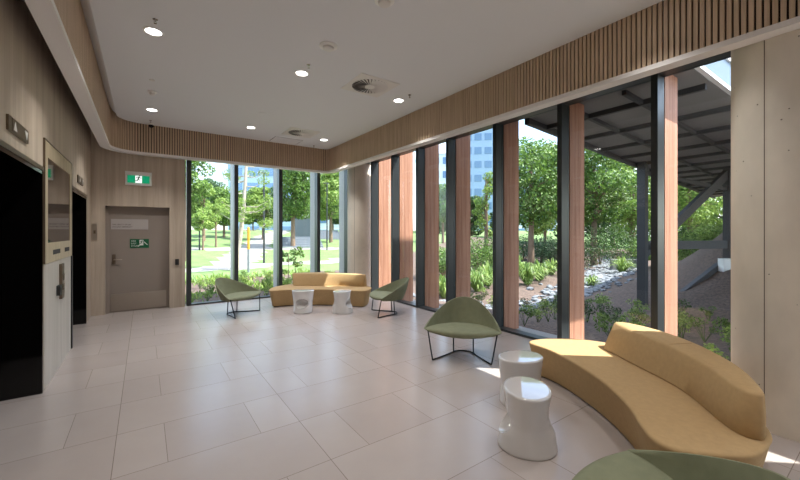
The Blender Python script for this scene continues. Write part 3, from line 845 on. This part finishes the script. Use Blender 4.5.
tree(313, 43, 6.5, 2.4, 'leaf_mid', 'tree far behind, between the third and fourth back windows', sz=.2)
tree(352, 37, 8.0, 2.4, 'leaf_mid', 'tree behind the far corner column', sz=.2)
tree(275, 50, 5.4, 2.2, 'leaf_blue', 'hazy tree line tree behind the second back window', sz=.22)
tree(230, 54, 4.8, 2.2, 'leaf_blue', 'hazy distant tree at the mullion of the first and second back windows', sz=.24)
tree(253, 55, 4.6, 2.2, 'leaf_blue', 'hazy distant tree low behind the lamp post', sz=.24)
tree(333, 54, 5.2, 2.4, 'leaf_dark', 'dark distant tree at the top of the lawn steps', sz=.24)
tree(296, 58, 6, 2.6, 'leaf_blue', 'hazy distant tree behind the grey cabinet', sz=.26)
# young leaning pine with tufts of foliage
x, y = bearing(240, 14.5); z = ground(x, y)
t = thing('young_pine', 'young pine with a leaning pale trunk and tufted branches in the second back window', 'tree', (x, y, z), -TH)
q = random.Random(21); pts = [(-.18, 0, -.1), (-.10, 0, .7), (.02, 0, 1.5), (.16, 0, 2.6), (.22, 0, 3.8), (.30, 0, 5.2), (.32, 0, 6.6)]
tm = MB().tube(pts, [.11, .10, .09, .07, .06, .045, .02], 10); bl = []
for k in range(26):
    f = q.uniform(.18, 1); zz = .5+5.6*f; px_ = .0+.30*f; a = q.uniform(0, 6.28); ln = (1.25-.8*f)*q.uniform(.55, 1.0)
    e = (px_+math.cos(a)*ln, math.sin(a)*ln, zz+.25*ln); tm.tube([(px_, 0, zz), (px_+math.cos(a)*ln*.55, math.sin(a)*ln*.55, zz-.02), e], [.026, .018, .008], 5)
    bl.append((e[0], e[1], e[2], .27*q.uniform(.7, 1.2), .6))
tm.build('trunk', M['trunk_pale'], t, True)
leaves(bl, 3000, .075, 3, aspect=.22).build('foliage', M['leaf_light'], t, fix=False)
x, y = bearing(248.5, 14.2); z = ground(x, y)
t = thing('marker_post', 'short orange topped grey post beside the young pine', 'post', (x, y, z))
MB().lathe([(.045, 0), (.045, .9)], n=12).build('post', M['grey_box'], t, True)
MB().lathe([(.05, .9), (.05, 1.75), (.01, 1.78)], n=12).build('sleeve', M['orange'], t, True)
def lamp_post(u_, d_, h, label):
    x, y = bearing(u_, d_); t = thing('lamp_post', label, 'lamp post', (x, y, ground(x, y)), 0, 'slim lamp posts on the lawn')
    MB().tube([(0, 0, 0), (0, 0, h)], [.05, .035], 8).build('pole', M['mullion'], t, True)
    MB().box(-.25, .1, -.06, .06, h, h+.05).build('lamp_head', M['mullion'], t)
lamp_post(264, 17, 4.2, 'slim dark lamp post in the second back window')
lamp_post(199.5, 21.5, 1.6, 'short dark bollard light on the lawn in the first back window')
lamp_post(327, 24, 4.4, 'slim lamp post on the lawn in the fourth back window')
# sapling behind the far sofa
def sapling(u_, d_, label):
    x, y = bearing(u_, d_); t = thing('sapling', label, 'sapling', (x, y, ground(x, y)), 0, 'saplings in the bed')
    q = random.Random(int(u_)); m = MB().tube([(0, 0, -.05), (.01, 0, .5), (0, .01, 1.05)], [.014, .011, .006], 6); bl = []
    for k in range(9):
        a = q.uniform(0, 6.28); zz = q.uniform(.45, 1.1); e = (math.cos(a)*.2, math.sin(a)*.2, zz+.08); m.tube([(0, 0, zz), e], [.006, .003], 4); bl.append((*e, .09, .8))
    m.build('stem', M['trunk'], t); leaves(bl, 260, .05, 4).build('foliage', M['leaf_mid'], t, fix=False)
sapling(288.5, 10.6, 'left one of two staked saplings behind the far sofa')
sapling(295, 10.9, 'right one of two staked saplings behind the far sofa')
# seen through the side windows
tree(531, 19.5, 7.0, 2.2, 'leaf_mid', 'broad leafy tree filling the fifth side window above the hedge', sz=.13, nl=7500, nb=26, h0=.36)
tree(563, 25, 8.0, 2.2, 'leaf_light', 'leafy tree behind the mullion of the fifth and sixth side windows', sz=.15, nl=5500, nb=22, h0=.3)
tree(594, 20.5, 7.6, 2.1, 'leaf_mid', 'leafy tree above the rock swale left of the steel post', sz=.13, nl=7500, nb=26, h0=.36)
tree(632, 27, 9.0, 2.5, 'leaf_light', 'sunlit tree behind the steel post', sz=.15, nl=6500, nb=22, h0=.2)
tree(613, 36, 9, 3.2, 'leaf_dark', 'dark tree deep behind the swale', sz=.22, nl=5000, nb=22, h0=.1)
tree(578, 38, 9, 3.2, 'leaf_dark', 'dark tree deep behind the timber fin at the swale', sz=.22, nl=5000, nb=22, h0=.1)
tree(486, 22, 5.6, .9, 'leaf_light', 'slender pale tree in front of the blue tower', sz=.12, nl=1100, nb=12, h0=.25)
tree(690, 24, 7.0, 2.2, 'leaf_light', 'sunlit tree on top of the mulched bank under the bridge', sz=.15, nl=6500, nb=22, h0=.1)
tree(725, 29, 8.0, 2.6, 'leaf_mid', 'tree on the bank behind the diagonal brace', sz=.17, nl=6000, nb=22, h0=.1)
tree(662, 34, 9, 2.9, 'leaf_mid', 'tree behind the bank beyond the steel post', sz=.19, nl=5500, nb=22, h0=.1)
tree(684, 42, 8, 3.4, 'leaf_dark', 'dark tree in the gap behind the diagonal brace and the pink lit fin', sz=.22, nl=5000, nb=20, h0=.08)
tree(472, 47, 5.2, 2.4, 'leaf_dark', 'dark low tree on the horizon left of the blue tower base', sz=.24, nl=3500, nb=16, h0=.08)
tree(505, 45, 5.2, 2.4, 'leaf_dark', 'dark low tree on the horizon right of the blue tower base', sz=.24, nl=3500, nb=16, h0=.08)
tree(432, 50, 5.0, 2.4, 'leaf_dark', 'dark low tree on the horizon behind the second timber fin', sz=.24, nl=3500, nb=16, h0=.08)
tree(820, 21, 8, 2.8, 'leaf_mid', 'tree on the bank to the right of the near column', sz=.18, nl=5000, nb=20, h0=.12)
tree(930, 19, 8, 2.8, 'leaf_light', 'tree on the bank far to the right beyond the entrance', sz=.18, nl=5000, nb=20, h0=.12)
tree(443, 34, 5.5, 1.6, 'leaf_mid', 'tree at the far lawn edge in the third side window', sz=.17, nl=2600, nb=14, h0=.4)
tree(545, 32, 6.2, 2.4, 'leaf_light', 'sunny tree far behind the broad leafy tree', sz=.18, nl=4000, nb=18, h0=.25)
def shrub(u_, d_, w, h, kind, label, nl=1700, sz=.07):
    x, y = bearing(u_, d_); t = thing('shrub', label, 'shrub', (x, y, ground(x, y)), 0, 'garden shrubs')
    q = random.Random(int(u_*3+d_)); bl = [(q.uniform(-.6, .6)*w, q.uniform(-.6, .6)*w, h*q.uniform(.3, .75), h*.36*q.uniform(.8, 1.2)+w*.1, .8) for _ in range(9)]
    m = MB()
    for b in bl[:5]: m.tube([(0, 0, -.05), (b[0]*.5, b[1]*.5, b[2]*.6), b[:3]], [.03, .02, .008], 5)
    m.build('stems', M['trunk'], t); leaves(bl, nl, sz, int(u_)).build('foliage', M[kind], t, fix=False)
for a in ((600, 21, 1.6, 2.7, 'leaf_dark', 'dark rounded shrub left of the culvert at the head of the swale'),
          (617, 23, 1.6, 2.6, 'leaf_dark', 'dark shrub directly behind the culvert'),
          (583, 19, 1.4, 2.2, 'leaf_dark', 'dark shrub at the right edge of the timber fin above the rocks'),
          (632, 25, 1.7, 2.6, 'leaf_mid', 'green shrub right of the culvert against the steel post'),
          (540, 21, 1.4, 1.5, 'leaf_blue', 'blue green hedge shrub in the middle of the fifth side window'),
          (524, 22, 1.4, 1.6, 'leaf_blue', 'blue green hedge shrub at the left of the fifth side window'),
          (556, 20, 1.3, 1.5, 'leaf_blue', 'blue green hedge shrub at the right of the fifth side window'),
          (480, 17, 1.1, 1.5, 'leaf_mid', 'bushy green shrub in the fourth side window'),
          (492, 19, 1.1, 1.5, 'leaf_mid', 'green shrub behind the mullion beside the blue tower'),
          (444, 15, .8, 1.5, 'leaf_mid', 'green shrub in the narrow third side window'),
          (655, 19, 1.3, 1.7, 'leaf_mid', 'shrub on the bank right of the steel post'),
          (700, 17, 1.1, 1.3, 'leaf_light', 'pale shrub on the crest of the bank'),
          (716, 15, 1.0, 1.0, 'leaf_light', 'low shrub half way up the shaded bank by the white box'),
          (690, 14.5, 1.0, 1.0, 'leaf_mid', 'low shrub half way up the shaded bank by the pink lit fin'),
          (718, 16.5, 1.1, 1.3, 'leaf_mid', 'shrub on the crest of the bank beside the diagonal brace'),
          (683, 18, 1.2, 1.4, 'leaf_light', 'pale shrub on the crest beside the pink lit fin')): shrub(*a)
def strappy(u_, d_, h, label, nbld=90, grp='strap leaved clumps in the garden'):
    x, y = bearing(u_, d_); t = thing('strap_leaf_plant', label, 'plant', (x, y, ground(x, y)-.03), 0, grp)
    q = random.Random(int(u_*5+d_*3)); m = MB()
    for _ in range(nbld):
        a = q.uniform(0, 6.28); r = q.uniform(.25, 1.0)*h; hh = h*q.uniform(.6, 1.1)*(1.15-.6*r/h); ca, sa = math.cos(a), math.sin(a); w = .012+.008*q.random()+h*.008
        ctr = [(ca*.05, sa*.05, 0), (ca*r*.35, sa*r*.35, hh*.75), (ca*r*.75, sa*r*.75, hh), (ca*r*1.1, sa*r*1.1, hh*.72)]
        vs = []
        for k, c in enumerate(ctr):
            ww = w*(1, 1, .7, .1)[k]; vs += [(c[0]-sa*ww, c[1]+ca*ww, c[2]), (c[0]+sa*ww, c[1]-ca*ww, c[2])]
        m.add(vs, [(0,1,3,2), (2,3,5,4), (4,5,7,6)])
    m.build('leaves', M['blade'], t, fix=False)
for a in ((527, 14, .95, 'large strap leaved clump above the rocks at the left of the fifth side window'),
          (540, 15, .9, 'large strap leaved clump in the middle of the fifth side window'),
          (519, 16, .9, 'strap leaved clump half behind the timber fin of the fifth side window'),
          (551, 16.5, .8, 'strap leaved clump under the hedge at the right of the fifth side window'),
          (477, 12.5, .9, 'tall strap leaved clump in the fourth side window'),
          (488, 13.5, .9, 'strap leaved clump beside the mullion in the fourth side window'),
          (444, 11.5, .8, 'strap leaved clump in the third side window'),
          (622, 18, .9, 'strap leaved clump beside the swale left of the steel post'),
          (592, 14.5, .55, 'small clump above the rocks beside the timber fin')): strappy(*a)
def sprig(x, y, h, label, grp, mat='leaf_mid'):
    t = thing('bedding_plant', label, 'plant', (x, y, ground(x, y)-.02), 0, grp); q = random.Random(int(x*91+y*37))
    m = MB(); bl = []
    for _ in range(7):
        a = q.uniform(0, 6.28); r = q.uniform(.05, .5)*h; e = (math.cos(a)*r, math.sin(a)*r, h*q.uniform(.5, 1)); m.tube([(0, 0, 0), e], [.006, .003], 4); bl.append((*e, .20*h, .8))
    m.build('stems', M['leaf_dark'], t); leaves(bl, 110, .045*(h/.4)**.5, int(x*13+y*7), aspect=.35).build('foliage', M[mat], t, fix=False)
q = random.Random(77)
spots = []
for _ in range(900):
    x, y = q.uniform(5.6, 9.6), q.uniform(1.0, 6.0)
    if all(math.hypot(x-a, y-b) > .52 for a, b in spots): spots.append((x, y))
    if len(spots) >= 46: break
for x, y in spots: sprig(x, y, q.uniform(.28, .5), 'small bedding plant in the shaded mulch outside the side windows', 'bedding plants in the shade', q.choice(('leaf_mid', 'leaf_dark', 'leaf_light')))
spots2 = []
for _ in range(900):
    x, y = q.uniform(-.4, 6.0), q.uniform(9.7, 13.2)
    if all(math.hypot(x-a, y-b) > .5 for a, b in spots2): spots2.append((x, y))
    if len(spots2) >= 44: break
for x, y in spots2: sprig(x, y, q.uniform(.22, .42), 'low bedding plant in the sunny bed outside the back windows', 'bedding plants in the sun', q.choice(('leaf_light', 'leaf_mid', 'leaf_light')))
spots3 = []
for _ in range(1500):
    x, y = q.uniform(8, 16), q.uniform(7.8, 12.5)
    if seg_dist(x, y, SW) > 1.1 and all(math.hypot(x-a, y-b) > .8 for a, b in spots3): spots3.append((x, y))
    if len(spots3) >= 48: break
for x, y in spots3: sprig(x, y, q.uniform(.3, .5), 'low plant in the sunny mulch beyond the rock swale', 'low plants beyond the swale', q.choice(('leaf_light', 'leaf_mid')))

gc = MB(); q = random.Random(31)
for _ in range(5200):
    x, y = q.uniform(-1.2, 6.5), q.uniform(9.45, 14.4)
    if math.sin(x*2.1+y*.7)+math.sin(y*2.6-x)+q.gauss(0, .5) < .1: continue
    z = ground(x, y)-.02; h = q.uniform(.06, .2); a = q.uniform(0, 6.28); ca, sa = math.cos(a), math.sin(a); w_ = .02; ln = q.uniform(.02, .12)
    gc.add([(x-sa*w_, y+ca*w_, z), (x+sa*w_, y-ca*w_, z), (x+ca*ln+sa*w_*.8, y+sa*ln-ca*w_*.8, z+h*.7), (x+ca*ln*1.8, y+sa*ln*1.8, z+h), (x+ca*ln-sa*w_*.8, y+sa*ln+ca*w_*.8, z+h*.7)], [(0,1,2,3,4)])
tag(gc.build('groundcover', M['leaf_light'], fix=False), 'low green groundcover spread over the sunny bed outside the back windows', 'groundcover', kind='stuff')

# culvert at the head of the swale
x, y = bearing(628, 19.5); t = thing('culvert', 'small concrete culvert headwall at the end of the rock swale', 'culvert', (x, y, ground(x, y)), -TH)
MB().box(-.8, -.3, 0, .3, -.1, .5).box(.3, .8, 0, .3, -.1, .5).box(-.3, .3, 0, .3, .3, .5).build('headwall', M['plinth'], t)
MB().box(-.3, .3, .2, .3, -.1, .3).build('pipe_mouth', M['dark'], t)

# ------------------------------------------------------------------ link bridge on steel posts
t = thing('link_bridge', 'dark undersided footbridge on steel posts outside the side windows', 'bridge', (4.98, 2.5, 3.3))
ox, oy, oz = 4.98, 2.5, 3.3
def L(m): return m.xf(Matrix.Translation((-ox, -oy, -oz)))
far = lambda x: 3.56+(x-4.8)*.122
pl = [(4.98, 1.4), (7.1, 1.4), (7.1, -4), (24, -4), (24, far(24)), (4.98, far(4.98))]  # hidden widening on the near side is added to shade the garden bed
L(MB().prism(pl, 3.36, 3.55)).build('deck', M['bridge_under'], t)
for i in range(14):
    xx = 5.6+i*1.25; L(MB().box(xx-.03, xx+.03, 1.45, far(xx)-.05, 3.29, 3.36)).build('joist', M['bridge_dark'], t)
for f in (.33, .66):
    L(MB().bar((5, 1.4+(far(5)-1.4)*f, 3.33), (24, 1.4+(far(24)-1.4)*f, 3.33), .05, .06)).build('beam', M['bridge_dark'], t)
L(MB().bar((4.98, far(4.98)-.04, 3.42), (24, far(24)-.04, 3.42), .08, .30)).build('fascia', M['bridge_dark'], t)
L(MB().box(4.98, 24, 1.37, 1.43, 3.42, 3.75)).build('fascia', M['bridge_blue'], t)
L(MB().box(4.98, 24, 1.35, 1.45, 3.37, 3.42)).build('edge_rail', M['bridge_white'], t)
L(MB().box(4.98, 24, 1.35, 1.45, 3.75, 3.80)).build('edge_rail', M['bridge_white'], t)
L(MB().box(5.0, 9.4, 1.42, 3.55, 3.55, 8.6)).build('upper_cladding', M['bridge_white'], t)
L(MB().prism([(9.4, 1.42), (24, 1.42), (24, far(24)-.05), (9.4, far(9.4)-.05)], 3.55, 4.6)).build('parapet', M['bridge_white'], t)
P1 = Vector((*bearing(642.5, 9.4), 0)); P2 = Vector((*bearing(727, 10.2), 0))
for P, w in ((P1, .19), (P2, .15)):
    zb = ground(P.x, P.y)-.2; L(MB().box(P.x-w/2, P.x+w/2, P.y-w/2, P.y+w/2, zb, 3.36)).build('post', M['bridge_dark'], t)
def br(z1, z2, w, h): L(MB().bar((P1.x, P1.y, z1), (P2.x, P2.y, z2), w, h)).build('brace', M['bridge_dark'], t)
br(1.2, 1.2, .12, .22); br(.95, 3.2, .12, .22); br(-.9, .75, .12, .22); br(3.1, 2.75, .08, .10)
t = thing('control_box', 'white metal box fixed to the rear steel post of the bridge', 'box', (P2.x-.25, P2.y-.10, .30), -TH)
MB().box(-.26, .22, -.12, .06, 0, .52).build('cabinet', M['white'], t)
MB().box(-.24, .20, -.128, -.12, .02, .50).build('cover', M['white'], t)

# ------------------------------------------------------------------ lawn steps, cabinet and buildings
def steps(u_, d_, n_, w, label):
    x, y = bearing(u_, d_); t = thing('garden_steps', label, 'steps', (x, y, ground(x, y)), -TH+.35, 'flights of steps on the lawn')
    for k in range(n_): MB().box(-w/2, w/2, k*.45, k*.45+.5, -.2, .12*(k+1)).build('step', M['grey_box'], t)
steps(300, 25, 6, 3.2, 'lower flight of grey steps crossing the lawn in the third back window')
steps(325, 33, 7, 3.4, 'upper flight of grey steps on the lawn in the fourth back window')
x, y = bearing(303, 30); t = thing('utility_cabinet', 'grey box shaped cabinet standing on the lawn under the large tree', 'cabinet', (x, y, ground(x, y)), -TH)
MB().box(-.8, .8, -.6, .6, 0, 1.9).build('cabinet', M['grey_box'], t); MB().box(-.85, .85, -.65, .65, 1.9, 1.98).build('lid', M['mullion'], t)
def building(u_, d_, w, h, dep, mat, label, rows_, cols, rot=0, zb=0):
    x, y = bearing(u_, d_); t = thing('building', label, 'building', (x, y, zb), -TH+rot)
    MB().box(-w/2, w/2, 0, dep, 0, h).build('wall', M[mat], t); MB().box(-w/2-.2, w/2+.2, -.2, dep+.2, h, h+.4).build('roof', M['bld_pale'], t)
    cw, rh = w/cols, h/rows_
    k = 0
    for r in range(rows_):
        for c in range(cols):
            if k >= 90: break
            k += 1
            xx, zz = -w/2+cw*(c+.15), rh*(r+.3)
            wf = MB().box(xx, xx+cw*.7, -.06, .02, zz, zz+rh*.5).build('window', M['bld_win'], t)
building(262, 95, 17, 19, 12, 'bld_blue', 'pale blue building behind the trees in the second back window', 5, 4, .15)
building(340, 70, 12, 15, 12, 'bld_pale', 'white banded building at the top right of the fourth back window', 6, 3)
building(478, 62, 8.5, 26, 12, 'bld_blue', 'tall blue grey tower in the fourth side window', 11, 5, -.1)
building(441, 100, 13, 23, 12, 'bld_pale', 'pale building in the narrow third side window', 6, 4)
building(527, 80, 14, 20, 12, 'bld_pale', 'pale building glimpsed left of the broad leafy tree', 7, 6)

# ------------------------------------------------------------------ light
SD = Vector((.50, -.44, 1.0)).normalized()
sun = bpy.data.lights.new('sun', 'SUN'); sun.energy = 7.0; sun.angle = math.radians(.53); sun.color = (1, .965, .92)
so = bpy.data.objects.new('sun', sun); C.objects.link(so); so.rotation_euler = SD.to_track_quat('Z', 'Y').to_euler(); so.location = (20, -10, 30)
w = bpy.data.worlds.new('sky'); bpy.context.scene.world = w; w.use_nodes = True; nt = w.node_tree
bg = nt.nodes['Background']
sky = nt.nodes.new('ShaderNodeTexSky'); sky.sky_type = 'NISHITA'; sky.sun_disc = False
sky.sun_elevation = math.asin(SD.z); sky.sun_rotation = math.atan2(SD.x, SD.y); sky.air_density = 1.0; sky.dust_density = 1.5; sky.ozone_density = 1.0
tc = nt.nodes.new('ShaderNodeTexCoord'); mp = nt.nodes.new('ShaderNodeMapping'); mp.inputs['Scale'].default_value = (2.2, 2.2, 5)
no = nt.nodes.new('ShaderNodeTexNoise'); no.inputs['Scale'].default_value = 1.6; no.inputs['Detail'].default_value = 7
cr = nt.nodes.new('ShaderNodeValToRGB'); cr.color_ramp.elements[0].position = .46; cr.color_ramp.elements[1].position = .68
mx = nt.nodes.new('ShaderNodeMix'); mx.data_type = 'RGBA'
nt.links.new(tc.outputs['Generated'], mp.inputs[0]); nt.links.new(mp.outputs[0], no.inputs['Vector']); nt.links.new(no.outputs['Fac'], cr.inputs[0])
nt.links.new(cr.outputs[0], mx.inputs['Factor'])
sc_ = nt.nodes.new('ShaderNodeVectorMath'); sc_.operation = 'SCALE'; sc_.inputs['Scale'].default_value = .19
nt.links.new(sky.outputs[0], sc_.inputs[0]); nt.links.new(sc_.outputs[0], mx.inputs['A'])
mx.inputs['B'].default_value = (1.04, 1.14, 1.30, 1)
nt.links.new(mx.outputs['Result'], bg.inputs['Color']); bg.inputs['Strength'].default_value = 1.65

sc = bpy.context.scene
sc.view_settings.view_transform = 'Standard'; sc.view_settings.look = 'None'
sc.view_settings.exposure = 1.12; sc.view_settings.gamma = 1; sc.view_settings.use_curve_mapping = False
sc.cycles.use_denoising = True
sc.cycles.max_bounces = 10; sc.cycles.diffuse_bounces = 6; sc.cycles.glossy_bounces = 4; sc.cycles.transparent_max_bounces = 16
sc.cycles.sample_clamp_indirect = 6
